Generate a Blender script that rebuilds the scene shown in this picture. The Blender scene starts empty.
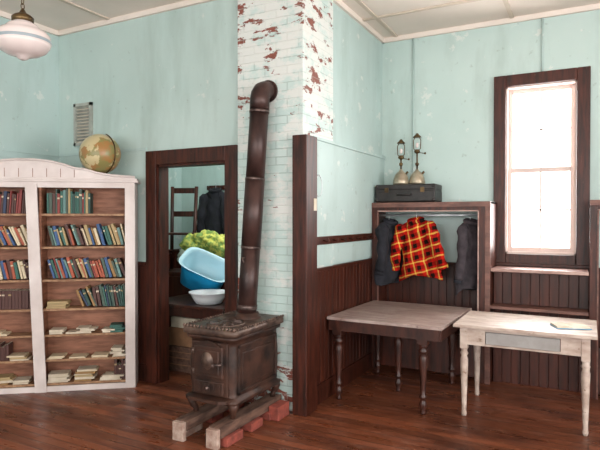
import bpy, bmesh, math, random
from mathutils import Matrix, Vector, noise
random.seed(7)
PI=math.pi
bpy.context.scene.view_settings.view_transform='Standard'
def lin(h):
    h=h.lstrip('#'); c=[int(h[i:i+2],16)/255 for i in (0,2,4)]
    return tuple((x/12.92 if x<=.04045 else ((x+.055)/1.055)**2.4) for x in c)+(1,)
# ---------------- materials ----------------
def base(name):
    m=bpy.data.materials.new(name); m.use_nodes=True
    nt=m.node_tree; b=nt.nodes['Principled BSDF']; return m,nt,b
def N(nt,t,**kw):
    n=nt.nodes.new(t)
    for k,v in kw.items(): setattr(n,k,v)
    return n
def mathn(nt,op,a,b=None):
    n=N(nt,'ShaderNodeMath',operation=op)
    for i,v in enumerate((a,b)):
        if v is None: continue
        if isinstance(v,(int,float)): n.inputs[i].default_value=v
        else: nt.links.new(v,n.inputs[i])
    return n.outputs[0]
def mixc(nt,f,a,b):
    n=N(nt,'ShaderNodeMix',data_type='RGBA')
    if isinstance(f,(int,float)): n.inputs[0].default_value=f
    else: nt.links.new(f,n.inputs[0])
    for i,v in ((6,a),(7,b)):
        if isinstance(v,tuple): n.inputs[i].default_value=v
        else: nt.links.new(v,n.inputs[i])
    return n.outputs[2]
def ramp(nt,f,p0,p1,o0=0,o1=1):
    n=N(nt,'ShaderNodeMapRange'); nt.links.new(f,n.inputs[0])
    n.inputs[1].default_value=p0; n.inputs[2].default_value=p1; n.inputs[3].default_value=o0; n.inputs[4].default_value=o1
    return n.outputs[0]
def tex(nt,scale,detail=4,vscale=(1,1,1),rough=.55):
    tc=N(nt,'ShaderNodeTexCoord'); mp=N(nt,'ShaderNodeMapping'); mp.inputs['Scale'].default_value=vscale
    nt.links.new(tc.outputs['Object'],mp.inputs[0])
    n=N(nt,'ShaderNodeTexNoise'); n.inputs['Scale'].default_value=scale; n.inputs['Detail'].default_value=detail; n.inputs['Roughness'].default_value=rough
    nt.links.new(mp.outputs[0],n.inputs['Vector']); return n.outputs['Fac']
def bump(nt,b,h,s,d=.01):
    n=N(nt,'ShaderNodeBump'); n.inputs['Strength'].default_value=s; n.inputs['Distance'].default_value=d
    nt.links.new(h,n.inputs['Height']); nt.links.new(n.outputs[0],b.inputs['Normal'])
def mat(name,c1,c2=None,rough=.6,scale=4,vs=(1,1,1),metal=0,bmp=0,lo=.35,hi=.65,detail=5,spot=None,spt=(.6,.64),spec=.5):
    m,nt,b=base(name); b.inputs['Roughness'].default_value=rough; b.inputs['Metallic'].default_value=metal; b.inputs['Specular IOR Level'].default_value=spec
    if c2:
        f=tex(nt,scale,detail,vs); col=mixc(nt,ramp(nt,f,lo,hi),lin(c1),lin(c2))
        if spot: col=mixc(nt,ramp(nt,tex(nt,scale*2.3,6,vs,.65),spt[0],spt[1]),col,lin(spot))
        nt.links.new(col,b.inputs['Base Color'])
        if bmp: bump(nt,b,f,bmp)
    else: b.inputs['Base Color'].default_value=lin(c1)
    return m
def wall_mat(name,c1,c2,c3):
    m,nt,b=base(name); b.inputs['Roughness'].default_value=.5
    f=tex(nt,1.2,5); c=mixc(nt,ramp(nt,f,.35,.65),lin(c1),lin(c2))
    g=tex(nt,2.2,6,(1.5,1.5,.35),.6); c=mixc(nt,ramp(nt,g,.5,.7,0,.7),c,lin(c3))
    s=tex(nt,14,4); c=mixc(nt,ramp(nt,s,.66,.72,0,.5),c,lin('#8f9d96'))
    w=tex(nt,5,7,(1,1,1),.65); c=mixc(nt,ramp(nt,w,.63,.66,0,.6),c,lin('#d3d6d0'))
    nt.links.new(c,b.inputs['Base Color']); bump(nt,b,tex(nt,6,5),.12); return m
MINT=wall_mat('mint_paint','#b8cbc6','#b0c5c0','#a0b2ac')
MINT2=wall_mat('mint_paint_side','#b2c7c4','#aabfbb','#9bafaa')
CREAM=mat('ceiling_paint','#e6dad0','#d9cec3',.7,1.2)
CREAMD=mat('ceiling_batten','#cdbfb0','#bdb09f',.7,3)
DARK=mat('dark_stained_wood','#4a2115','#241009',.42,5,(6,6,.7),bmp=.15,spec=.35,spot='#6b4434',spt=(.66,.72))
WAINS=mat('wainscot_wood','#4a2114','#29110a',.42,4,(6,6,.5),bmp=.1,spec=.35)
ROSE=mat('rosy_worn_wood','#7a5347','#54362e',.5,6,(1,3,3),bmp=.1)
PINKW=mat('pale_worn_wood','#b59a8f','#927067',.5,6,(1,3,3))
WHITEP=mat('bookcase_white_paint','#d3c8c4','#bfb2ad',.5,3)
TAN=mat('bare_pine','#94624a','#6e432c',.6,5,(1,1,6))
TANS=mat('shelf_pine','#a5805f','#7c573d',.6,5,(1,6,6))
SASH=mat('window_sash_paint','#cdbab2',rough=.5)
def floor_mat():
    m,nt,b=base('floorboards')
    tc=N(nt,'ShaderNodeTexCoord'); br=N(nt,'ShaderNodeTexBrick')
    nt.links.new(tc.outputs['Object'],br.inputs['Vector'])
    br.inputs['Scale'].default_value=1; br.inputs['Brick Width'].default_value=2.6; br.inputs['Row Height'].default_value=.085
    br.inputs['Mortar Size'].default_value=.0045; br.inputs['Mortar Smooth'].default_value=.2; br.offset=.37; br.offset_frequency=3
    br.inputs['Color1'].default_value=lin('#80432a'); br.inputs['Color2'].default_value=lin('#482013'); br.inputs['Mortar'].default_value=lin('#100603')
    g=tex(nt,7,6,(.35,9,1)); c=mixc(nt,ramp(nt,g,.35,.75,0,.7),br.outputs['Color'],lin('#8c573b'))
    w=tex(nt,1.6,5,(1,2,1)); c=mixc(nt,ramp(nt,w,.48,.68,0,.65),c,lin('#311610'))
    w2=tex(nt,4,7,(1,3,1),.65); c=mixc(nt,ramp(nt,w2,.58,.72,0,.5),c,lin('#8c6b5a'))
    nt.links.new(c,b.inputs['Base Color'])
    r=tex(nt,3,6,(1,3,1)); nt.links.new(ramp(nt,r,.35,.65,.22,.55),b.inputs['Roughness'])
    h=mathn(nt,'ADD',mathn(nt,'MULTIPLY',br.outputs['Fac'],-1),mathn(nt,'MULTIPLY',g,.35)); bump(nt,b,h,.4,.008)
    return m
FLOOR=floor_mat()
def brick_mat():
    m,nt,b=base('painted_brick')
    tc=N(nt,'ShaderNodeTexCoord'); s=N(nt,'ShaderNodeSeparateXYZ'); nt.links.new(tc.outputs['Object'],s.inputs[0])
    cb=N(nt,'ShaderNodeCombineXYZ'); nt.links.new(mathn(nt,'ADD',s.outputs[0],s.outputs[1]),cb.inputs[0]); nt.links.new(s.outputs[2],cb.inputs[1])
    br=N(nt,'ShaderNodeTexBrick'); nt.links.new(cb.outputs[0],br.inputs['Vector'])
    br.inputs['Scale'].default_value=1; br.inputs['Brick Width'].default_value=.215; br.inputs['Row Height'].default_value=.068
    br.inputs['Mortar Size'].default_value=.005; br.inputs['Mortar Smooth'].default_value=.7
    br.inputs['Color1'].default_value=lin('#b6cbc6'); br.inputs['Color2'].default_value=lin('#bfd0cb'); br.inputs['Mortar'].default_value=lin('#a2b6b1')
    c=br.outputs['Color']
    wn=tex(nt,4,6,(1,1,1.6),.7)
    hi=ramp(nt,s.outputs[2],1.6,2.9)
    c=mixc(nt,ramp(nt,mathn(nt,'ADD',wn,mathn(nt,'MULTIPLY',hi,.09)),.5,.6,0,.85),c,lin('#d6d7d2'))
    ch=tex(nt,4.2,8,(1,1,2.2),.66)
    lowb=ramp(nt,s.outputs[2],.8,.05,0,.2)
    edge=ramp(nt,s.outputs[0],-2.55,-2.70,0,.075)
    edge2=ramp(nt,s.outputs[0],-2.16,-2.06,0,.04)
    v=mathn(nt,'ADD',mathn(nt,'ADD',mathn(nt,'ADD',ch,mathn(nt,'MULTIPLY',hi,.05)),lowb),mathn(nt,'ADD',edge,edge2))
    chip=ramp(nt,v,.645,.66)
    rn=tex(nt,30,3); red=mixc(nt,rn,lin('#965545'),lin('#65362d'))
    red=mixc(nt,br.outputs['Fac'],red,lin('#8f8078'))
    c=mixc(nt,chip,c,red); nt.links.new(c,b.inputs['Base Color']); b.inputs['Roughness'].default_value=.5
    h=mathn(nt,'SUBTRACT',mathn(nt,'MULTIPLY',br.outputs['Fac'],-1),mathn(nt,'MULTIPLY',chip,.4)); h=mathn(nt,'ADD',h,mathn(nt,'MULTIPLY',wn,.8)); bump(nt,b,h,.5,.008)
    return m
BRICK=brick_mat()
def plaid_mat():
    m,nt,b=base('red_plaid_flannel')
    tc=N(nt,'ShaderNodeTexCoord'); s=N(nt,'ShaderNodeSeparateXYZ'); nt.links.new(tc.outputs['Object'],s.inputs[0])
    ns=tex(nt,5,2)
    def stripe(o,per,w,off=0):
        f=mathn(nt,'FRACT',mathn(nt,'ADD',mathn(nt,'MULTIPLY',o,1/per),off+50)); return mathn(nt,'LESS_THAN',f,w)
    wob=mathn(nt,'MULTIPLY',ns,.06)
    X=mathn(nt,'ADD',mathn(nt,'ADD',s.outputs[0],mathn(nt,'MULTIPLY',s.outputs[2],.2)),wob); Z=mathn(nt,'ADD',mathn(nt,'SUBTRACT',s.outputs[2],mathn(nt,'MULTIPLY',s.outputs[0],.3)),wob)
    P=.12
    k=mathn(nt,'MULTIPLY',mathn(nt,'ADD',stripe(X,P,.36),stripe(Z,P,.36)),.49)
    c=mixc(nt,k,lin('#b81c14'),lin('#0a120d'))
    y=mathn(nt,'MULTIPLY',mathn(nt,'ADD',stripe(X,P,.13,.32),stripe(Z,P,.13,.32)),.5); c=mixc(nt,y,c,lin('#e6c45a'))
    nt.links.new(c,b.inputs['Base Color']); b.inputs['Roughness'].default_value=1; b.inputs['Specular IOR Level'].default_value=.1
    return m
PLAID=plaid_mat()
IRON=mat('rusty_cast_iron','#4d3227','#231814',.5,7,metal=.25,bmp=.3)
IRON2=mat('cast_iron_top','#6d584c','#3a2b26',.45,14,metal=.3,bmp=.3)
PIPE=mat('stovepipe_steel','#4a332e','#281a18',.42,4,(2,2,1),metal=.35,bmp=.1)
PIPEL=mat('stovepipe_seam','#7a6862','#3b2d2a',.38,20,metal=.5)
OLDW=mat('weathered_plank','#6c5042','#40291f',.8,6,(4,1,4),bmp=.3)
RBRICK=mat('red_brick','#96483a','#6a3127',.85,14,bmp=.3)
WBRICK=mat('whitewashed_brick','#bba698','#86685b',.85,14,bmp=.3)
TABT=mat('worn_table_top','#a89790','#877169',.42,6,(1,4,1),bmp=.08,spot='#5f463e',spt=(.6,.66))
TABD=mat('dark_table_wood','#45241a','#26130e',.38,6,(3,3,1),spec=.4)
STAB=mat('whitewashed_table','#c2b2a6','#a18c7f',.5,7,(1,3,2),bmp=.08,spot='#7d6454',spt=(.62,.68))
STABD=mat('greyish_drawer_paint','#9c9996','#827d79',.5,5)
CHROME=mat('nickel_metal','#c0b59f','#978a76',.3,10,metal=.6)
BRASS=mat('aged_brass','#6b5636','#423220',.4,10,metal=.7)
STEEL=mat('rod_steel','#cfd3d6',rough=.3,metal=.6)
BLACKL=mat('black_leather','#2a2523','#151211',.5,12)
CLOTHD=mat('dark_wool','#24252d','#121318',.95,10,bmp=.2)
CLOTHB=mat('brownish_wool','#433b40','#242024',.95,10,bmp=.2)
MILK=mat('milk_glass','#d8cbc7',rough=.2)
BAND=mat('glass_band','#8c979c',rough=.3)
BLUE=mat('blue_plastic','#1f90c4',rough=.35)
BLUEI=mat('pale_blue_plastic','#b4d6e2',rough=.35)
WPLA=mat('white_plastic','#dbe0e3',rough=.3)
BAG=mat('plastic_bag','#dcdcd2','#a6a894',.35,9)
YEL=mat('yellow_print_cloth','#d8d468','#7d9a4c',.7,18,lo=.45,hi=.55)
PAPER=mat('aged_paper','#cfc4b1','#b5a791',.8,8)
CARD=mat('cardboard','#8f6a4c','#6f4d36',.8,6)
VENT=mat('vent_metal','#aeb1a8','#8c8f87',.5,8)
def globe_mat():
    m,nt,b=base('globe_map'); f=tex(nt,5.2,6)
    land=ramp(nt,f,.5,.515)
    g=tex(nt,9,3); lc=mixc(nt,ramp(nt,g,.45,.55),lin('#9a7040'),lin('#827b4b'))
    c=mixc(nt,land,lin('#bdae86'),lc); nt.links.new(c,b.inputs['Base Color']); b.inputs['Roughness'].default_value=.35; return m
GLOBE=globe_mat()
def glass_mat():
    m,nt,b=base('window_glass'); nt.nodes.remove(b); o=nt.nodes['Material Output']
    t=N(nt,'ShaderNodeBsdfTransparent'); g=N(nt,'ShaderNodeBsdfGlossy'); g.inputs['Roughness'].default_value=.05
    mx=N(nt,'ShaderNodeMixShader'); mx.inputs[0].default_value=.05
    nt.links.new(t.outputs[0],mx.inputs[1]); nt.links.new(g.outputs[0],mx.inputs[2]); nt.links.new(mx.outputs[0],o.inputs[0]); return m
GLASS=glass_mat()
# ---------------- mesh builder ----------------
class MB:
    def __init__(s,name,mats,M=None): s.name=name; s.mats=mats; s.bm=bmesh.new(); s.M=M or Matrix()
    def _fin(s,verts,mat,smooth=False):
        fs={f for v in verts for f in v.link_faces}
        for f in fs: f.material_index=mat; f.smooth=smooth
    def box(s,x0,x1,y0,y1,z0,z1,mat=0,M=None,bev=0):
        T=Matrix.Translation(((x0+x1)/2,(y0+y1)/2,(z0+z1)/2))@Matrix.Diagonal((abs(x1-x0),abs(y1-y0),abs(z1-z0),1))
        r=bmesh.ops.create_cube(s.bm,size=1,matrix=s.M@(M or Matrix())@T); s._fin(r['verts'],mat)
        if bev:
            es={e for v in r['verts'] for e in v.link_edges}
            bmesh.ops.bevel(s.bm,geom=list(es),offset=bev,segments=2,profile=.5,affect='EDGES',material=-1)
    def cyl(s,p1,p2,r1,r2=None,mat=0,seg=20,M=None):
        p1=Vector(p1);p2=Vector(p2); d=p2-p1; r2=r1 if r2 is None else r2
        T=Matrix.Translation((p1+p2)/2)@d.to_track_quat('Z','Y').to_matrix().to_4x4()
        r=bmesh.ops.create_cone(s.bm,cap_ends=True,segments=seg,radius1=r1,radius2=r2,depth=d.length,matrix=s.M@(M or Matrix())@T); s._fin(r['verts'],mat,True)
        for v in r['verts']:
            for f in v.link_faces:
                if len(f.verts)>4: f.smooth=False
    def sph(s,c,r,mat=0,sc=(1,1,1),M=None,u=24,v=14,rough=0):
        T=Matrix.Translation(c)@(M or Matrix())@Matrix.Diagonal((r*sc[0],r*sc[1],r*sc[2],1))
        q=bmesh.ops.create_uvsphere(s.bm,u_segments=u,v_segments=v,radius=1,matrix=s.M@T)
        if rough:
            cc=s.M@Vector(c)
            for w in q['verts']:
                d=(w.co-cc); n=noise.noise(w.co*9)+.5*noise.noise(w.co*25); w.co=cc+d*(1+rough*n)
        s._fin(q['verts'],mat,True)
    def loft(s,rings,mat=0,smooth=True,cap=True):
        vs=[[s.bm.verts.new(s.M@Vector(p)) for p in r] for r in rings]; n=len(vs[0])
        for a,b in zip(vs,vs[1:]):
            for i in range(n):
                f=s.bm.faces.new((a[i],a[(i+1)%n],b[(i+1)%n],b[i])); f.material_index=mat; f.smooth=smooth
        if cap:
            for r in (vs[0][::-1],vs[-1]):
                f=s.bm.faces.new(r); f.material_index=mat
    def lathe(s,c,prof,mat=0,seg=24,M=None,cap=True,sx=1,sy=1,sq=0):
        T=Matrix.Translation(c)@(M or Matrix()); rings=[]
        for r,z in prof:
            ring=[]
            for i in range(seg):
                a=2*PI*i/seg; ca,sa=math.cos(a),math.sin(a)
                k=1 if not sq else (abs(ca)**sq+abs(sa)**sq)**(-1/sq)
                ring.append(T@Vector((r*ca*k*sx,r*sa*k*sy,z)))
            rings.append(ring)
        s.loft(rings,mat,True,cap)
    def tube(s,pts,rad,mat=0,seg=10):
        pts=[Vector(p) for p in pts]; rings=[]
        if not isinstance(rad,(list,tuple)): rad=[rad]*len(pts)
        up=None
        for i,p in enumerate(pts):
            t=(pts[min(i+1,len(pts)-1)]-pts[max(i-1,0)]).normalized()
            if up is None: up=Vector((0,0,1)) if abs(t.z)<.9 else Vector((1,0,0))
            a=t.cross(up).normalized(); b=a.cross(t).normalized(); up=b
            rings.append([p+(a*math.cos(2*PI*k/seg)+b*math.sin(2*PI*k/seg))*rad[i] for k in range(seg)])
        s.loft(rings,mat)
    def prism(s,poly,y0,y1,mat=0):
        a=[s.bm.verts.new(s.M@Vector((x,y0,z))) for x,z in poly]; b=[s.bm.verts.new(s.M@Vector((x,y1,z))) for x,z in poly]; n=len(poly)
        fs=[s.bm.faces.new(a),s.bm.faces.new(b[::-1])]
        for i in range(n): fs.append(s.bm.faces.new((a[i],b[i],b[(i+1)%n],a[(i+1)%n])))
        for f in fs: f.material_index=mat
    def done(s):
        bmesh.ops.recalc_face_normals(s.bm,faces=s.bm.faces)
        me=bpy.data.meshes.new(s.name); s.bm.to_mesh(me); s.bm.free()
        for m in s.mats: me.materials.append(m)
        o=bpy.data.objects.new(s.name,me); bpy.context.scene.collection.objects.link(o); return o
RZ=lambda d: Matrix.Rotation(math.radians(d),4,'Z')
RX=lambda d: Matrix.Rotation(math.radians(d),4,'X')
RY=lambda d: Matrix.Rotation(math.radians(d),4,'Y')
TR=lambda x,y,z: Matrix.Translation((x,y,z))
H=3.61; XL=-5.08; YA=4.0; YB=5.87; XS=-2.07; XR=4.0; YF=-3.0
# ---------------- shell ----------------
o=MB('floor',[FLOOR]); o.box(XL-.1,XR+.1,YF-.1,6.1,-.1,0); o.done()
o=MB('ceiling',[CREAM]); o.box(XL-.1,XR+.1,YF-.1,6.1,H,H+.1); o.done()
o=MB('trim_1',[CREAMD])
for x in (-4.3,-3.1,-1.9,-.7,.5,1.7,2.9): o.box(x-.02,x+.02,YF,YA if x<-2.1 else YB,H-.012,H+.005)
for y in (-2,-.8,.4,1.6,2.8): o.box(XL,XR,y-.02,y+.02,H-.014,H+.005)
for y in (4.0,5.2): o.box(XS+.02,XR,y-.02,y+.02,H-.014,H+.005)
o.done()
def wall_x(name,y0,y1,x0,x1,hole=None,m=MINT):
    o=MB(name,[m]); cur=x0
    for xa,xb,za,zb in (hole or []):
        o.box(cur,xa,y0,y1,0,H)
        if za>0: o.box(xa,xb,y0,y1,0,za)
        o.box(xa,xb,y0,y1,zb,H); cur=xb
    o.box(cur,x1,y0,y1,0,H); return o.done()
def wall_y(name,x0,x1,y0,y1,hole=None,m=MINT):
    o=MB(name,[m]); cur=y0
    for ya,yb,za,zb in (hole or []):
        o.box(x0,x1,cur,ya,0,H)
        if za>0: o.box(x0,x1,ya,yb,0,za)
        o.box(x0,x1,ya,yb,zb,H); cur=yb
    o.box(x0,x1,cur,y1,0,H); return o.done()
DX0,DX1,DZ=-3.68,-2.87,2.11
wall_x('wall_door_side',YA,YA+.12,XL,-2.7,[(DX0,DX1,0,DZ)])
wall_x('wall_back',YB,YB+.15,XS-.12,XR,[(-.755,-.115,1.24,2.92)])
wall_y('wall_left',XL-.1,XL,YF,6.0,m=MINT2)
wall_y('wall_alcove',XS-.12,XS,4.5,YB,m=MINT2)
wall_x('wall_annex_back',6.0,6.1,XL,XS-.12)
RW=[(-1.9,-.9,.9,3.0),(.2,1.2,.9,3.0),(2.4,3.4,.9,3.0)]
wall_y('wall_right',XR,XR+.12,YF,YB,RW)
FW=[(-3.8,-2.8,.9,3.0),(-1.5,-.5,.9,3.0),(.8,1.8,.9,3.0)]
wall_x('wall_front',YF-.12,YF,XL,XR,FW)
# chimney
o=MB('brick_chimney',[BRICK]); o.box(-2.705,-2.06,3.93,4.52,0,H,0,bev=.008); o.done()
# alcove lining + picture rail
o=MB('trim_2',[MINT2,MINT2,DARK])
o.box(XS,-2.045,4.07,YB,1.19,2.26,0); o.box(XS,-2.03,4.07,YB,2.26,2.285,0)
o.box(-2.06,-2.03,4.09,5.46,1.37,1.44,2,bev=.004)
for i in range(7):
    y=4.25+i*.19
    o.tube([(-2.03,y,1.405),(-1.985,y,1.395),(-1.98,y,1.42)],.006,2,6)
o.done()
# corner post
o=MB('trim_3',[DARK]); o.box(-2.13,-2.0,3.87,4.07,0,2.27,0,bev=.006); o.done()
o=MB('paper_tag',[PAPER]); o.box(-1.999,-1.996,4.0,4.05,1.66,1.76,0); o.done()
o=MB('hanging_wire_loop',[STEEL]); o.tube([(-2.03,4.16+.06*math.cos(a),1.87+.09*math.sin(a)) for a in [PI*2*i/20-1.2 for i in range(20)]],.004,0,6); o.cyl((-2.045,4.16,1.96),(-2.02,4.16,1.96),.005); o.done()
# wainscot
def wains(name,ax,f,sgn,a0,a1,zt=1.17,basez=.17):
    o=MB(name,[WAINS,DARK])
    n=max(1,int((a1-a0)/.08)); w=(a1-a0)/n
    def bx(p,q,t,z0,z1,m,bev=0):
        lo,hi=sorted((f,f+sgn*t))
        if ax=='x': o.box(p,q,lo,hi,z0,z1,m,bev=bev)
        else: o.box(lo,hi,p,q,z0,z1,m,bev=bev)
    bx(a0,a1,.008,0,zt,1)
    for i in range(n): bx(a0+i*w+.003,a0+(i+1)*w-.003,.02,basez,zt-.02,0,.003)
    bx(a0,a1,.035,zt-.03,zt,1,.004); bx(a0,a1,.028,0,basez,1,.004)
    return o.done()
wains('trim_7','x',YA,-1,XL,-3.815)
wains('trim_8','y',XL,1,YF,YA)
wains('trim_9','y',XS,1,4.075,YB)
wains('trim_10','x',YB,-1,XS,XR,1.13)
wains('trim_11','x',6.0,-1,XL,XS-.12)
wains('trim_12','y',XL,1,YA+.12,6.0)
o=MB('trim_4',[MINT2]); o.box(XL,-3.82,YA-.012,YA,2.26,2.285); o.box(XL,XL+.012,YF,YA,2.26,2.285); o.done()
o=MB('trim_5',[MINT2]); o.cyl((-1.71,YB-.012,1.78),(-1.71,YB-.012,H),.009,seg=8); o.cyl((-.42,YB-.012,3.04),(-.42,YB-.012,H),.009,seg=8); o.done()
o=MB('trim_6',[CREAM]); 
o.box(XL,-2.7,YA-.03,YA,H-.05,H); o.box(XL,XL+.03,YF,YA,H-.05,H); o.box(XS,XR,YB-.03,YB,H-.05,H); o.box(XS,XS+.03,4.52,YB,H-.05,H); o.done()
# door casing
o=MB('door_1',[DARK])
o.box(-3.81,-3.68,YA-.03,YA,0,2.245,bev=.005); o.box(-2.87,-2.745,YA-.03,YA,0,2.245,bev=.005); o.box(-3.68,-2.87,YA-.03,YA,2.11,2.245,bev=.005)
o.box(-3.70,-3.66,YA-.005,YA+.13,0,2.11); o.box(-2.89,-2.85,YA-.005,YA+.13,0,2.11); o.box(-3.68,-2.87,YA-.005,YA+.13,2.09,2.13); o.done()
# window
def window(name,xa,xb,za,zb,y,cas=.115):
    o=MB(name,[DARK,SASH,GLASS])
    o.box(xa-cas,xa,y-.035,y,za-.1,zb+cas,0,bev=.006); o.box(xb,xb+cas,y-.035,y,za-.1,zb+cas,0,bev=.006)
    o.box(xa,xb,y-.035,y,zb,zb+cas,0,bev=.006); o.box(xa,xb,y-.035,y,za-.1,za,0,bev=.006)
    o.box(xa-cas-.02,xb+cas+.02,y-.07,y,za-.12,za-.09,0,bev=.005)
    o.box(xa,xa+.015,y-.01,y+.14,za,zb,1); o.box(xb-.015,xb,y-.01,y+.14,za,zb,1); o.box(xa,xb,y-.01,y+.14,zb-.015,zb,1); o.box(xa,xb,y-.01,y+.14,za,za+.02,1)
    zm=(za+zb)/2; xm=(xa+xb)/2
    for (z0,z1,yy) in ((za+.02,zm+.02,y+.04),(zm-.02,zb-.015,y+.08)):
        o.box(xa+.015,xa+.055,yy,yy+.035,z0,z1,1); o.box(xb-.055,xb-.015,yy,yy+.035,z0,z1,1)
        o.box(xa+.05,xb-.05,yy,yy+.035,z0,z0+.045,1); o.box(xa+.05,xb-.05,yy,yy+.035,z1-.045,z1,1)
        o.box(xm-.008,xm+.008,yy+.005,yy+.03,z0,z1,1); zc=(z0+z1)/2; o.box(xa+.05,xb-.05,yy+.005,yy+.03,zc-.008,zc+.008,1)
        o.box(xa+.05,xb-.05,yy+.015,yy+.018,z0+.04,z1-.04,2)
    return o.done()
window('window_1',-.755,-.115,1.24,2.92,YB)
for i,(a,b,c,d) in enumerate(FW):
    o=MB('window_%d'%(i+2),[DARK,SASH]); y=YF
    o.box(a-.11,a,y,y+.03,c-.1,d+.11); o.box(b,b+.11,y,y+.03,c-.1,d+.11); o.box(a,b,y,y+.03,d,d+.11); o.box(a-.13,b+.13,y,y+.06,c-.1,c)
    o.box((a+b)/2-.012,(a+b)/2+.012,y-.08,y-.05,c,d,1); o.box(a,b,y-.09,y-.05,(c+d)/2-.02,(c+d)/2+.02,1); o.done()
for i,(a,b,c,d) in enumerate(RW):
    o=MB('window_%d'%(i+5),[DARK,SASH]); x=XR
    o.box(x-.03,x,a-.11,a,c-.1,d+.11); o.box(x-.03,x,b,b+.11,c-.1,d+.11); o.box(x-.03,x,a,b,d,d+.11); o.box(x-.06,x,a-.13,b+.13,c-.1,c)
    o.box(x+.05,x+.08,(a+b)/2-.012,(a+b)/2+.012,c,d,1); o.box(x+.05,x+.09,a,b,(c+d)/2-.02,(c+d)/2+.02,1); o.done()
# wall vent
o=MB('wall_vent',[VENT,CREAMD]); o.box(-4.82,-4.79,YA-.03,YA,2.36,2.8,0); o.box(-4.59,-4.56,YA-.03,YA,2.36,2.8,0); o.box(-4.82,-4.56,YA-.03,YA,2.77,2.8,0); o.box(-4.82,-4.56,YA-.03,YA,2.36,2.39,0)
o.box(-4.8,-4.58,YA-.006,YA,2.37,2.79,1)
for i in range(11): o.box(-4.79,-4.59,-.014,.014,-.002,.002,0,M=TR(0,YA-.018,2.415+i*.034)@RX(-35))
o.tube([(-4.70,YA-.01,2.36),(-4.71,YA-.012,2.2),(-4.68,YA-.02,2.05),(-4.6,YA-.03,1.95)],.006,0,6); o.done()
# ---------------- coat cabinets ----------------
def coat_cab(name,x0,x1,y0=5.48,zt=1.76):
    o=MB(name,[DARK,ROSE,PINKW]); y1=YB-.04
    o.box(x0,x0+.025,y0,y1,0,zt,0); o.box(x1-.025,x1,y0,y1,0,zt,0)
    o.box(x0,x1,y0-.01,y1,zt-.025,zt,0,bev=.003)
    o.box(x0-.0,x0+.06,y0-.02,y0,0,zt-.02,0,bev=.003); o.box(x1-.105,x1-.05,y0-.02,y0,0,zt-.02,0,bev=.003); o.box(x1-.05,x1,y0-.02,y0,0,zt-.02,1,bev=.003)
    o.box(x0,x1,y0-.025,y0,zt-.05,zt,1,bev=.003); o.box(x0+.06,x1-.105,y0-.02,y0,zt-.085,zt-.05,0)
    o.box(x0+.06,x0+.072,y0-.022,y0+.01,0,zt-.085,1); o.box(x1-.117,x1-.105,y0-.022,y0+.01,0,zt-.085,2); o.box(x0+.06,x1-.105,y0-.022,y0+.01,zt-.095,zt-.083,2)
    o.box(x0+.02,x1-.02,y0+.02,y1,.42,.45,0); o.box(x0+.06,x1-.1,y0-.01,y0+.02,.05,.45,0)
    return o.done()
coat_cab('coat_cabinet',-2.04,-.84)
coat_cab('coat_cabinet',.0,1.2)
o=MB('clothes_rod',[STEEL]); o.cyl((-2.015,5.62,1.63),(-.865,5.62,1.63),.011); o.done()
o=MB('bench_shelf_unit',[PINKW,WAINS,ROSE]);
o.box(-.835,-.005,5.47,YB-.075,1.085,1.115,2,bev=.004); o.box(-.835,-.005,5.462,5.47,1.09,1.118,0); 
o.box(-.835,-.005,5.42,5.62,.735,.765,2,bev=.004)
for i in range(10): o.box(-.83+i*.083,-.75+i*.083,5.6,5.615,.0,.735,1,bev=.003)
for i in range(10): o.box(-.83+i*.083,-.75+i*.083,5.62,5.635,.766,1.084,1,bev=.003)
o.done()
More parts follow.
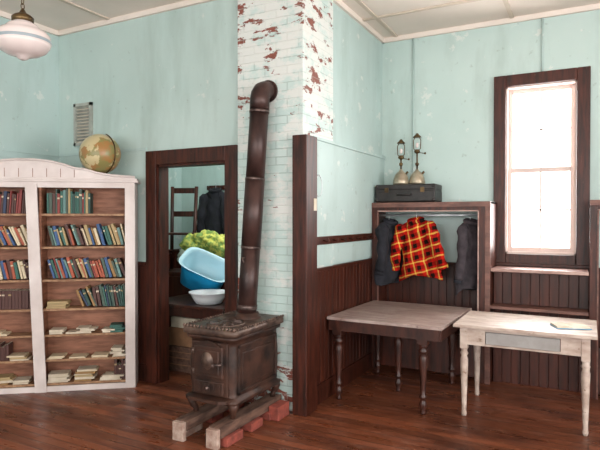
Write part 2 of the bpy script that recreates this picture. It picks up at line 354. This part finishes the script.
# ---------------- garments ----------------
def garment(name,mats,c,W,Hh,D,yaw=0,fold=5,seed=0,flare=1.0,spread=0,slen=.72,swing=0,bw=1):
    M=TR(*c)@RZ(yaw)@RY(swing); o=MB(name,mats,M); rings=[]; nu=64
    prof=[(0,.16,.5),(.02,.24,.55),(.05,.5,.62),(.09,.78,.72),(.14,.9,.85),(.22,.84*bw,1),(.4,.80*bw,1),(.6,.84*bw,1.02),(.8,.92*flare*bw,1.05),(.93,.97*flare*bw,1.08),(1,.98*flare*bw,1.0)]
    pr=[]
    for (a,b) in zip(prof,prof[1:]):
        for k in range(4):
            t=k/4; pr.append([a[i]*(1-t)+b[i]*t for i in range(3)])
    pr.append(prof[-1])
    for v,w,d in pr:
        ring=[]
        for i in range(nu):
            a=2*PI*i/nu; k=1+.28*v*math.sin(fold*a+seed+2*v)+.12*v*math.sin((fold*2+1)*a+seed*2)+.3*noise.noise(Vector((math.cos(a)*2.2+seed,math.sin(a)*2.2,v*4)))
            z=-v*Hh - .04*v*math.sin(2*a+seed)
            ring.append((W/2*w*math.cos(a)+.02*v*noise.noise(Vector((seed,v*4,a)))*2,D/2*d*math.sin(a)*k,z))
        rings.append(ring)
    o.loft(rings,0)
    for s in (-1,1):
        pts=[];rr=[]
        for k in range(13):
            t=k/12; pts.append((s*(W*.34+W*.12*math.sin(t*1.6)+spread*t),-.02-.05*math.sin(t*2.6),-Hh*(.10+slen*t))); rr.append((.078-.022*t)*(1+.14*math.sin(t*17+seed+s))*W/.5)
        rr[0]*=.6; o.tube(pts,rr,0,16)
        d=(Vector(pts[-1])-Vector(pts[-2])).normalized()*.035
        o.tube([pts[-1],Vector(pts[-1])+d],[rr[-1]*1.08]*2,min(1,len(mats)-1),14)
    o.tube([(.075*math.cos(a),-.02+.05*math.sin(a),-.005-.035*(1-math.sin(a))/2) for a in [PI*.5+2*PI*i/16 for i in range(17)]],.02,0,8)
    for s in (-1,1): o.loft([[(s*.0,-D*.42,-.17),(s*.01,-D*.46,-.17),(s*.012,-D*.44,-.16)],[(s*.09,-D*.34,-.09),(s*.095,-D*.40,-.09),(s*.07,-D*.38,-.05)],[(s*.06,-D*.2,-.01),(s*.07,-D*.28,-.01),(s*.05,-D*.24,.0)]],0)
    o.tube([(0,0,-.02),(0,0,.03),(0,.012,.055),(0,0,.075),(0,-.014,.062)],.003,len(mats)-1,6)
    return o.done()
garment('plaid_flannel_shirt',[PLAID,PLAID,STEEL],(-1.60,5.60,1.60),.44,.62,.14,-10,4,1.3,1.12,spread=.06,slen=.70,swing=-5)
garment('dark_jacket',[CLOTHD,CLOTHD,STEEL],(-1.905,5.62,1.585),.42,.66,.14,68,4,.4)
garment('dark_jacket',[CLOTHB,CLOTHD,STEEL],(-1.06,5.63,1.585),.36,.72,.15,55,5,2.4,spread=.03)
# ---------------- suitcase and lamps ----------------
o=MB('suitcase',[BLACKL,BRASS]); x0,x1,y0,y1,z0=-2.02,-1.38,5.5,5.8,1.765
o.box(x0,x1,y0,y1,z0,z0+.12,0,bev=.015); o.box(x0,x1,y0,y1,z0+.123,z0+.185,0,bev=.015); o.box(x0+.004,x1-.004,y0+.004,y1-.004,z0+.115,z0+.13,0)
for x in (x0+.13,x1-.13): o.box(x-.02,x+.02,y0-.008,y0,z0+.1,z0+.15,1)
o.tube([(-1.77,y0,z0+.08),(-1.77,y0-.03,z0+.075),(-1.63,y0-.03,z0+.075),(-1.63,y0,z0+.08)],.009,0,8)
for x in (x0+.02,x1-.02):
    for z in (z0+.02,z0+.165): o.sph((x,y0+.012,z),.022,0,u=10,v=6)
o.done()
def gaslamp(c,h):
    o=MB('gas_mantle_lamp',[CHROME,BRASS,MILK],TR(*c))
    o.lathe((0,0,0),[(.07,0),(.082,.008),(.085,.025),(.078,.07),(.062,.11),(.04,.135),(.02,.15),(.013,.17)],0)
    o.cyl((.05,0,.11),(.075,0,.14),.012,.012,1,10)
    o.cyl((0,0,.16),(0,0,h-.17),.009,mat=1,seg=10); o.lathe((0,0,.2),[(.01,0),(.02,.01),(.02,.03),(.01,.04)],1,14)
    o.lathe((0,0,h-.2),[(.012,0),(.03,.015),(.032,.03),(.02,.045)],1,16)
    o.tube([(.0,0,h-.17),(.035,0,h-.15),(.04,0,h-.06),(.02,0,h-.02)],.005,1,6); o.tube([(.0,0,h-.17),(-.035,0,h-.15),(-.04,0,h-.06),(-.02,0,h-.02)],.005,1,6)
    o.sph((0,0,h-.11),.018,2,(1,1,1.6),u=12,v=8)
    o.lathe((0,0,h-.03),[(.045,0),(.04,.012),(.02,.03),(.012,.045)],1,16)
    o.cyl((.02,0,h-.19),(.08,0,h-.2),.004,mat=1,seg=6); o.sph((.085,0,h-.2),.012,1,u=8,v=6)
    return o.done()
gaslamp((-1.78,5.64,1.951),.47); gaslamp((-1.62,5.69,1.951),.53)
# ---------------- big table ----------------
M=TR(-1.515,4.86,0)@RZ(-1.5)
o=MB('extension_dining_table',[TABT,TABD],M)
w,d,zt=.505,.55,.735
for i in range(6):
    ya=-d+i*2*d/6; o.box(-w,w,ya+.001,ya+2*d/6-.001,zt-.025,zt,0,bev=.003)
for s in (-1,1):
    o.box(-w+.02,w-.02,s*(d-.02)-.012,s*(d-.02)+.012,zt-.115,zt-.025,1); o.box(s*(w-.02)-.012,s*(w-.02)+.012,-d+.02,d-.02,zt-.115,zt-.025,1)
def turned(o,x,y,ztop,r,mat):
    s=ztop; P=[(.55,0),(.6,.02),(.45,.04),(.75,.09),(.8,.12),(.6,.15),(.5,.17),(.75,.19),(.75,.21),(.5,.23),(.55,.3),(.72,.45),(.88,.6),(.9,.66),(.6,.7),(.95,.72),(.95,.74),(.6,.77),(.85,.79),(.85,.81)]
    o.lathe((x,y,0),[(r*a,s*b) for a,b in P],mat,18); o.box(x-r,x+r,y-r,y+r,s*.81,s,mat,bev=.004)
for (x,y) in ((-w+.08,-d+.08),(w-.17,-d+.08),(-w+.08,d-.08),(w-.17,d-.08),(-.04,0)): turned(o,x,y,zt-.03,.042,1)
o.box(-w+.05,w-.05,-.03,.03,zt-.1,zt-.025,1)
o.done()
# small table
o=MB('whitewashed_side_table',[STAB,STABD,BRASS],TR(-.455,4.79,0))
w,d,zt=.51,.36,.75
for i in range(3):
    ya=-d+i*2*d/3; o.box(-w,w,ya+.001,ya+2*d/3-.001,zt-.025,zt,0,bev=.003)
for s in (-1,1): o.box(s*(w-.07)-.012,s*(w-.07)+.012,-d+.06,d-.06,zt-.165,zt-.025,0)
o.box(-w+.07,w-.07,d-.07,d-.05,zt-.165,zt-.025,0)
o.box(-w+.07,-.27,-d+.05,-d+.07,zt-.165,zt-.025,0); o.box(.27,w-.07,-d+.05,-d+.07,zt-.165,zt-.025,0); o.box(-.27,.27,-d+.052,-d+.07,zt-.05,zt-.025,0); o.box(-.27,.27,-d+.052,-d+.07,zt-.165,zt-.15,0)
o.box(-.265,.265,-d+.043,-d+.07,zt-.147,zt-.053,1,bev=.004)
for (x,y) in ((-1,-1),(1,-1),(-1,1),(1,1)):
    px,py=x*(w-.075),y*(d-.075)
    o.box(px-.03,px+.03,py-.03,py+.03,zt-.2,zt-.025,0,bev=.004)
    o.lathe((px,py,0),[(.016,0),(.022,.02),(.018,.05),(.02,.12),(.03,.4),(.031,.46),(.022,.49),(.032,.51),(.022,.53),(.03,.555)],0,18)
o.done()
o=MB('open_book',[PAPER,BLUE],TR(-.13,4.72,.752)@RZ(20))
for s in (-1,1):
    o.box(0,s*.125,-.09,.09,0,.004,1)
    rings=[]
    for k in range(7):
        t=k/6; x=s*t*.12; z=.006+.016*math.sin(min(1,t*1.3+.15)*PI*.75); rings.append([(x,-.085,.004),(x,.085,.004),(x,.085,z),(x,-.085,z)])
    o.loft(rings,0,False)
o.done()
# ---------------- stove ----------------
o=MB('cast_iron_stove',[IRON,IRON2,PIPEL])
x0,x1,y0,y1=-2.66,-2.25,3.22,3.86; xc=(x0+x1)/2; yc=(y0+y1)/2; hx=(x1-x0)/2; hy=(y1-y0)/2
def rect(z,e,n=6,r=.05):
    pts=[]; ex=hx+e; ey=hy+e
    for (sx,sy,a0) in ((1,1,0),(-1,1,90),(-1,-1,180),(1,-1,270)):
        for k in range(n+1):
            a=math.radians(a0+90*k/n); pts.append((xc+sx*(ex-r)+r*math.cos(a),yc+sy*(ey-r)+r*math.sin(a),z))
    return pts
P=[(.235,.0),(.25,.022),(.275,.022),(.285,.002),(.32,-.004),(.42,.006),(.54,.006),(.66,-.002),(.70,.0),(.71,.02),(.73,.024),(.74,.012)]
o.loft([rect(z,e) for z,e in P],0)
o.loft([rect(z,e,r=.06) for z,e in [(.74,.03),(.748,.045),(.785,.045),(.793,.035)]],1)
for k in range(15):
    x=x0-.02+k*(x1-x0+.04)/14; o.sph((x,y0-.028,.798),.012,1,(1,1,1.2),u=8,v=6)
for k in range(22):
    y=y0-.02+k*(y1-y0+.04)/21; o.sph((x1+.028,y,.798),.010,1,u=8,v=6); o.sph((x0-.028,y,.798),.010,1,u=8,v=6)
o.lathe((xc,yc-.13,.79),[(.15,0),(.15,.01),(.135,.014),(.13,.008),(.05,.012),(.04,.02)],1,28)
for k in range(12):
    a=k*PI/6; o.box(.06,.12,-.008,.008,.796,.808,2,M=TR(xc,yc-.13,0)@RZ(math.degrees(a)))
o.lathe((xc,3.71,.786),[(.11,0),(.11,.012),(.095,.02),(.088,.05)],0,28)
yf=y0-.006
o.box(x0+.045,x1-.045,yf-.012,yf+.02,.30,.69,0,bev=.006)
o.box(x0+.075,x1-.075,yf-.03,yf,.43,.665,0,bev=.01)
o.box(x0+.105,x1-.105,yf-.038,yf-.02,.46,.635,0,bev=.008)
o.lathe((xc,yf-.036,.56),[(.05,0),(.045,.006),(.02,.01),(.012,.016)],1,20,M=RX(90),sx=1.1,sy=1.3)
o.prism([(x0+.1,.665),(x1-.1,.665),(x1-.14,.69),(xc,.705),(x0+.14,.69)],yf-.028,yf-.008,0)
o.box(x0+.075,x1-.075,yf-.028,yf,.315,.41,0,bev=.008)
for k in range(5): o.box(x0+.11+k*.045,x0+.13+k*.045,yf-.034,yf-.02,.335,.39,0,bev=.003)
for z in (.47,.62): o.cyl((x0+.07,yf-.03,z-.02),(x0+.07,yf-.03,z+.02),.011,mat=1,seg=10)
o.tube([(x1-.08,yf-.03,.55),(x1-.07,yf-.065,.55),(x1-.09,yf-.075,.55),(x1-.13,yf-.07,.54)],.007,2,8); o.sph((x1-.13,yf-.07,.54),.014,2,u=10,v=6)
o.sph((xc,yf-.04,.36),.014,2,u=10,v=6)
o.loft([[(xc+a*.19,yf+.01 - b*.10,z) for a,b in ((-1,0),(-.95,.7),(-.7,1),(.7,1),(.95,.7),(1,0))] for z in (.27,.295)],0,False)
for s,xx in ((1,x1+.004),(-1,x0-.004)):
    o.box(xx-.008,xx+.008,y0+.05,y1-.05,.31,.335,0,bev=.004); o.box(xx-.008,xx+.008,y0+.05,y1-.05,.645,.67,0,bev=.004)
    o.box(xx-.008,xx+.008,y0+.05,y0+.07,.31,.67,0,bev=.004); o.box(xx-.008,xx+.008,y1-.07,y1-.05,.31,.67,0,bev=.004)
    o.box(xx-.005,xx+.006,y0+.10,y1-.10,.37,.61,0,bev=.005)
for sx in (-1,1):
    for sy in (-1,1):
        px=xc+sx*(hx-.035); py=yc+sy*(hy-.05)
        o.tube([(px,py,.26),(px+sx*.02,py+sy*.03,.225),(px+sx*.012,py+sy*.025,.19),(px+sx*.0,py+sy*.012,.168),(px,py+sy*.014,.1405)],[.045,.038,.026,.02,.022],0,10)
o.done()
# pipe
o=MB('stovepipe',[PIPE,PIPEL])
A=Vector((xc-.01,3.71,.81)); B=Vector((-2.39,3.79,2.5))
def L(t): return A.lerp(B,t)
o.tube([L(0),L(.33)],.077,0,28); o.tube([L(.325),L(.66)],.08,0,28); o.tube([L(.655),L(1)],.077,0,28)
for t in (.325,.655,.98): o.tube([L(t-.006),L(t+.006)],.082,1,28)
o.tube([L(.03),L(.05)],.083,1,28)
ex=-2.392
o.tube([L(.99),(ex,3.797,2.57),(ex,3.81,2.61),(ex,3.835,2.64),(ex,3.87,2.655),(ex,3.928,2.66)],[.08,.081,.081,.08,.08,.08],0,28)
o.tube([(ex,3.915,2.66),(ex,3.928,2.66)],.095,0,28)
o.box(-.004,.004,-.084,-.076,.0,1.68,1,M=TR(*A)@(B-A).to_track_quat('Z','Y').to_matrix().to_4x4()@RZ(60))
o.tube([L(.28)+Vector((0,-.078,0)),L(.28)+Vector((0,-.12,0)),L(.28)+Vector((.02,-.125,-.04))],.005,1,6)
o.done()
# rails
o=MB('stove_base_rail',[OLDW,RBRICK,WBRICK])
for x in (-2.60,-2.30):
    o.box(x-.055,x+.055,3.06,3.9,.066,.14,0,bev=.006)
for x in (-2.64,-2.27):
    o.box(x-.055,x+.055,3.09,3.29,0,.064,2 if x<-2.5 else 1,bev=.006); o.box(x-.055,x+.055,3.66,3.86,0,.064,1,bev=.006)
    o.box(x-.055,x+.055,3.4,3.56,0,.064,1,bev=.006)
o.box(-2.35,-2.25,3.02,3.058,.0,.135,2,bev=.006); o.box(-2.65,-2.55,3.02,3.058,.0,.135,2,bev=.006)
o.box(-2.24,-2.15,3.68,3.86,0,.11,1,bev=.006)
o.done()
# ---------------- bookcase ----------------
MB0=TR(-4.451,3.293,0)@RZ(38)
o=MB('bookcase',[WHITEP,TAN,TANS],MB0)
xl,xr,D=-.60,.84,.21; zt=1.93
o.box(xl,xr,D-.015,D,0,zt,1)
o.box(xl,xl+.02,0,D,0,zt,0); o.box(xr-.02,xr,0,D,0,zt,0); o.box(-.01,.01,.01,D,0,zt,1)
SH=[.07,.29,.52,.76,1.03,1.335,1.64]
for z in SH:
    o.box(xl+.02,xr-.02,.012,D-.015,z-.02,z,2)
o.box(xl-.03,xr+.03,-.03,D,zt,zt+.02,0,bev=.004); o.box(xl-.02,xr+.02,-.02,D,zt+.02,zt+.04,0,bev=.004)
o.box(xl,xr,-.016,0,zt-.05,zt,0); o.box(xl,xr,-.016,0,0,.05,0)
o.box(xr-.09,xr,-.018,0,0,zt,0,bev=.003); o.box(xl,xl+.08,-.018,0,0,zt,0,bev=.003)
o.prism([(-.045,0),(.055,0),(-.02,zt-.02),(-.12,zt-.02)],-.03,-.012,0)
cr=[(xl,1.97),(xr,1.97),(xr,1.985),(.62,2.0),(.5,2.02),(.4,2.05),(.3,2.06),(.22,2.09),(.1,2.12),(-.05,2.135),(-.2,2.135),(-.35,2.12),(-.45,2.08),(xl,2.05)]
o.prism(cr,.0,.018,0)
o.tube([(x,-.004,z) for x,z in cr[2:]],.011,0,8)
for k in range(7): 
    x=.3-k*.12
    if x>-.5: o.box(x-.002,x+.002,-.003,0,1.975,2.055,1)
o.done()
pal=['#2f5a50','#33507a','#7a2f2b','#8c6a3f','#3f4f45','#4a2b25','#a08a62','#28354f','#5f7f7a','#9a4a32','#c7b79a','#22403a']
BM=[mat('book_cover_%d'%i,c,rough=.6) for i,c in enumerate(pal)]+[PAPER]
o=MB('shelved_books',BM,MB0)
def row(xa,xb,z,hmin,hmax,lean=0,cols=None,th=(.014,.03)):
    x=xa
    while x<xb:
        t=random.uniform(*th); h=random.uniform(hmin,hmax); d=random.uniform(.11,.14)
        c=random.choice(cols or range(12)); lk=lean*random.uniform(.8,1.2); a=math.radians(lk)
        M=TR(x+.001+(h*math.sin(-a) if a<0 else 0),.03+random.uniform(0,.012),z+.001+t*abs(math.sin(a)))@RY(lk)
        o.box(0,t-.002,0,d,0,h,c,M=M,bev=.002); o.box(.003,t-.005,.004,d+.0005,.004,h+.0005,12,M=M)
        if random.random()<.4: o.box(.001,t-.003,-.0006,.002,h*.72,h*.8,random.choice([10,12,6]),M=M)
        x+=t/math.cos(a)+(.002 if lean else 0)
def stack(x,z,n,c=None,w=.2):
    zz=z+.001
    for i in range(n):
        t=random.uniform(.008,.022); M=TR(x+random.uniform(-.02,.02),.02,zz)@RZ(random.uniform(-5,5)); o.box(0,w*random.uniform(.8,1),0,.14,0,t,c if c is not None else random.choice([12,12,10,6,3]),M=M,bev=.001); zz+=t+.001
row(.05,.42,SH[6],.18,.235,0,[5,0,4,2,8,0,4,11,6]); 
row(.05,.70,SH[5],.16,.21,-16,[2,0,1,3,9,8,5,10,6,4]); 
row(.05,.69,SH[4],.16,.2,-18,[3,2,9,1,8,0,6,5,4]);
stack(.06,SH[3],4,6); row(.3,.42,SH[3],.16,.2,-22); row(.44,.72,SH[3],.18,.21,-10,[4,0,11,5,7])
for x,n in ((.05,2),(.2,1),(.32,3),(.52,2)): stack(x,SH[2],n,12,.14)
stack(.62,SH[2],5,0,.12)
for x,n in ((.06,2),(.26,1),(.44,2)): stack(x,SH[1],n,10,.15)
stack(.62,SH[1],5,12,.12)
stack(.06,SH[0],5,12); stack(.3,SH[0],7,None,.18); stack(.52,SH[0],3,12,.2); row(.64,.73,SH[0],.12,.2,0,[5,7])
row(-.52,-.13,SH[6],.17,.22,4,[5,2,4,5,7]); row(-.55,-.15,SH[5],.16,.2,-24,[10,1,9,3]); row(-.52,-.14,SH[4],.15,.18,-12,[5,9,0,1,10])
row(-.52,-.10,SH[3],.17,.175,0,[5],(.028,.03)); stack(-.5,SH[2],2,10); row(-.5,-.3,SH[1],.12,.16,0,[5]); stack(-.28,SH[1],3,None,.17); stack(-.45,SH[0],4,None); stack(-.24,SH[0],2,12,.16)
o.done()
# globe
o=MB('desk_globe',[GLOBE,BRASS,BLACKL],TR(-4.103,3.68,1.971))
o.lathe((0,0,0),[(.085,0),(.085,.008),(.06,.014),(.02,.02),(.012,.05)],2,24)
o.sph((0,0,.235),.188,0,u=40,v=24)
ax=math.radians(23)
o.tube([(.2*math.sin(a+ax),0,.235+.2*math.cos(a+ax)) for a in [PI*i/24 for i in range(25)]],.006,1,6)
o.cyl((.0,0,.03),(.0,0,.05),.012,mat=1,seg=10)
o.done()
# pendant
o=MB('schoolhouse_pendant_lamp',[MILK,BAND,BRASS,CREAMD],TR(-3.21,2.26,2.73))
o.lathe((0,0,0),[(.055,.13),(.06,.115),(.085,.105),(.10,.09),(.105,.075),(.14,.062),(.163,.035),(.168,.01)],0,40,cap=False)
o.lathe((0,0,0),[(.168,.01),(.1695,.005),(.1695,-.004),(.168,-.01)],1,40,cap=False)
o.lathe((0,0,0),[(.168,-.01),(.16,-.03),(.14,-.058),(.105,-.08),(.07,-.092),(.04,-.1),(.03,-.112),(.012,-.12)],0,40)
o.lathe((0,0,.12),[(.065,0),(.066,.03),(.05,.045),(.022,.06),(.012,.08)],2,24)
z=.19; k=0
while z<.84:
    R=RZ(90*(k%2)); o.tube([R@Vector((.012*math.cos(a),0,z+.02*math.sin(a))) for a in [2*PI*i/10 for i in range(11)]],.003,2,6); z+=.032; k+=1
o.lathe((0,0,.88),[(.03,-.05),(.06,-.02),(.065,0)],3,24)
o.done()
# ---------------- annex clutter ----------------
o=MB('storage_table',[TABD,CARD]); X0,X1,Y0,Y1=-4.1,-3.1,4.26,4.98
o.box(X0,X1,Y0,Y1,.695,.725,0,bev=.004); o.box(X0+.04,X1-.04,Y0+.03,Y0+.05,.6,.695,0); o.box(X0+.04,X1-.04,Y1-.05,Y1-.03,.6,.695,0)
for x in (X0+.05,X1-.05):
    for y in (Y0+.05,Y1-.05): o.box(x-.025,x+.025,y-.025,y+.025,0,.695,0,bev=.004)
o.done()
o=MB('storage_box_stack',[CARD,PAPER,OLDW])
o.box(-3.95,-3.45,4.4,4.83,0,.26,2,bev=.005); o.box(-3.92,-3.5,4.42,4.8,.262,.45,0,bev=.005); o.box(-3.9,-3.55,4.43,4.78,.452,.56,1,bev=.005); 
for z in (.07,.14,.2): o.box(-3.95,-3.45,4.395,4.401,z,z+.008,0)
o.done()
o=MB('white_basin',[WPLA],TR(-3.44,4.48,.727))
o.lathe((0,0,0),[(.115,0),(.13,.005),(.165,.06),(.185,.105),(.205,.112),(.205,.12),(.18,.118),(.158,.06),(.12,.015),(.0005,.012)],0,40); o.done()
o=MB('blue_wash_tub',[BLUE,BLUEI],TR(-3.76,4.80,.96)@RZ(25)@RY(24)@RX(28))
o.lathe((0,0,-.12),[(.19,0),(.205,.01),(.24,.24),(.25,.275),(.27,.28),(.275,.29)],0,48,sq=4,sx=1.05,sy=.8,cap=False)
o.lathe((0,0,-.12),[(.275,.29),(.26,.292),(.24,.28),(.23,.24),(.195,.02),(.001,.015)],1,48,sq=4,sx=1.05,sy=.8,cap=False)
o.lathe((0,0,-.12),[(.001,0),(.19,0)],0,48,sq=4,sx=1.05,sy=.8,cap=False)
o.done()
o=MB('storage_cupboard',[WAINS]); o.box(-4.75,-3.4,5.06,5.5,0,.95,0,bev=.006); o.box(-4.7,-4.1,5.04,5.06,.05,.9,0,bev=.004); o.box(-4.07,-3.45,5.04,5.06,.05,.9,0,bev=.004); o.done()
o=MB('crumpled_cloth_pile',[BAG,YEL])
o.sph((-4.28,5.2,1.12),.14,0,(1.1,.8,.9),rough=.5,u=40,v=26); o.sph((-4.25,5.2,1.28),.12,1,(1.2,.8,.9),rough=.5,u=40,v=26); o.sph((-4.06,5.22,1.34),.13,1,(1.2,.8,.8),rough=.6,u=40,v=26); o.sph((-3.85,5.25,1.27),.16,1,(1.2,.8,1),rough=.5,u=40,v=26); o.sph((-3.95,5.3,1.1),.15,0,(1.5,.8,.9),rough=.3,u=40,v=26)
o.done()
o=MB('wooden_chair',[DARK],TR(-4.53,5.3,.951)@RZ(20))
for s in (-1,1):
    o.tube([(s*.15,.14,0),(s*.15,.15,.45),(s*.16,.20,1.05)],.024,0,8); o.tube([(s*.15,-.12,0),(s*.15,-.12,.44)],.018,0,8)
    o.cyl((s*.15,-.12,.2),(s*.15,.15,.2),.01,seg=8)
o.box(-.18,.18,-.15,.17,.44,.465,0,bev=.008)
for z in (.7,1.0): o.box(-.15,.15,.155+(z-.45)*.09,.17+(z-.45)*.09,z-.035,z+.035,0,bev=.004)
o.cyl((-.15,-.12,.25),(.15,-.12,.25),.01,seg=8); o.done()
o=MB('coat_peg_rail',[DARK]); o.box(-4.62,-4.1,5.975,6.0,1.98,2.04,0,bev=.004)
for i in range(3): o.tube([(-4.55+i*.19,5.975,2.01),(-4.55+i*.19,5.93,2.005),(-4.55+i*.19,5.92,2.03)],.008,0,8)
o.done()
garment('black_coat',[CLOTHD,YEL,STEEL],(-4.38,5.86,1.99),.42,.78,.14,10,4,.9)
# ---------------- lights ----------------
W=bpy.data.worlds.new('World'); bpy.context.scene.world=W; W.use_nodes=True
bg=W.node_tree.nodes['Background']; bg.inputs[0].default_value=(1,.985,.97,1); bg.inputs[1].default_value=5
def area(name,loc,rot,sx,sy,p,col=(1,1,1)):
    l=bpy.data.lights.new(name,'AREA'); l.shape='RECTANGLE'; l.size=sx; l.size_y=sy; l.energy=p; l.color=col
    ob=bpy.data.objects.new(name,l); ob.location=loc; ob.rotation_euler=rot; bpy.context.scene.collection.objects.link(ob)
for i,(a,b,c,d) in enumerate(FW): area('daylight_front_%d'%i,((a+b)/2,YF-.14,(c+d)/2),(math.radians(90),0,0),1.0,2.1,(60,90,100)[i],(1,.98,.98))
for i,(a,b,c,d) in enumerate(RW): area('daylight_right_%d'%i,(XR+.14,(a+b)/2,(c+d)/2),(math.radians(90),0,math.radians(90)),1.0,2.1,128,(1,.98,.98))
area('daylight_back',(-.435,YB+.3,2.08),(math.radians(-90),0,0),.7,1.8,130,(1,.97,.96))
l=bpy.data.lights.new('annex_fill','POINT'); l.energy=70; l.shadow_soft_size=.25; ob=bpy.data.objects.new('annex_fill',l); ob.location=(-3.0,5.0,2.9); bpy.context.scene.collection.objects.link(ob)  # added unseen fill light to brighten the annex, no real fixture
# ---------------- camera ----------------
cam=bpy.data.cameras.new('Camera'); co=bpy.data.objects.new('Camera',cam); bpy.context.scene.collection.objects.link(co)
cam.sensor_width=36; cam.lens=545/600*36; cam.clip_start=.05
co.location=(0,0,1.6); co.rotation_euler=(math.radians(90-.74),0,math.radians(28)); bpy.context.scene.camera=co
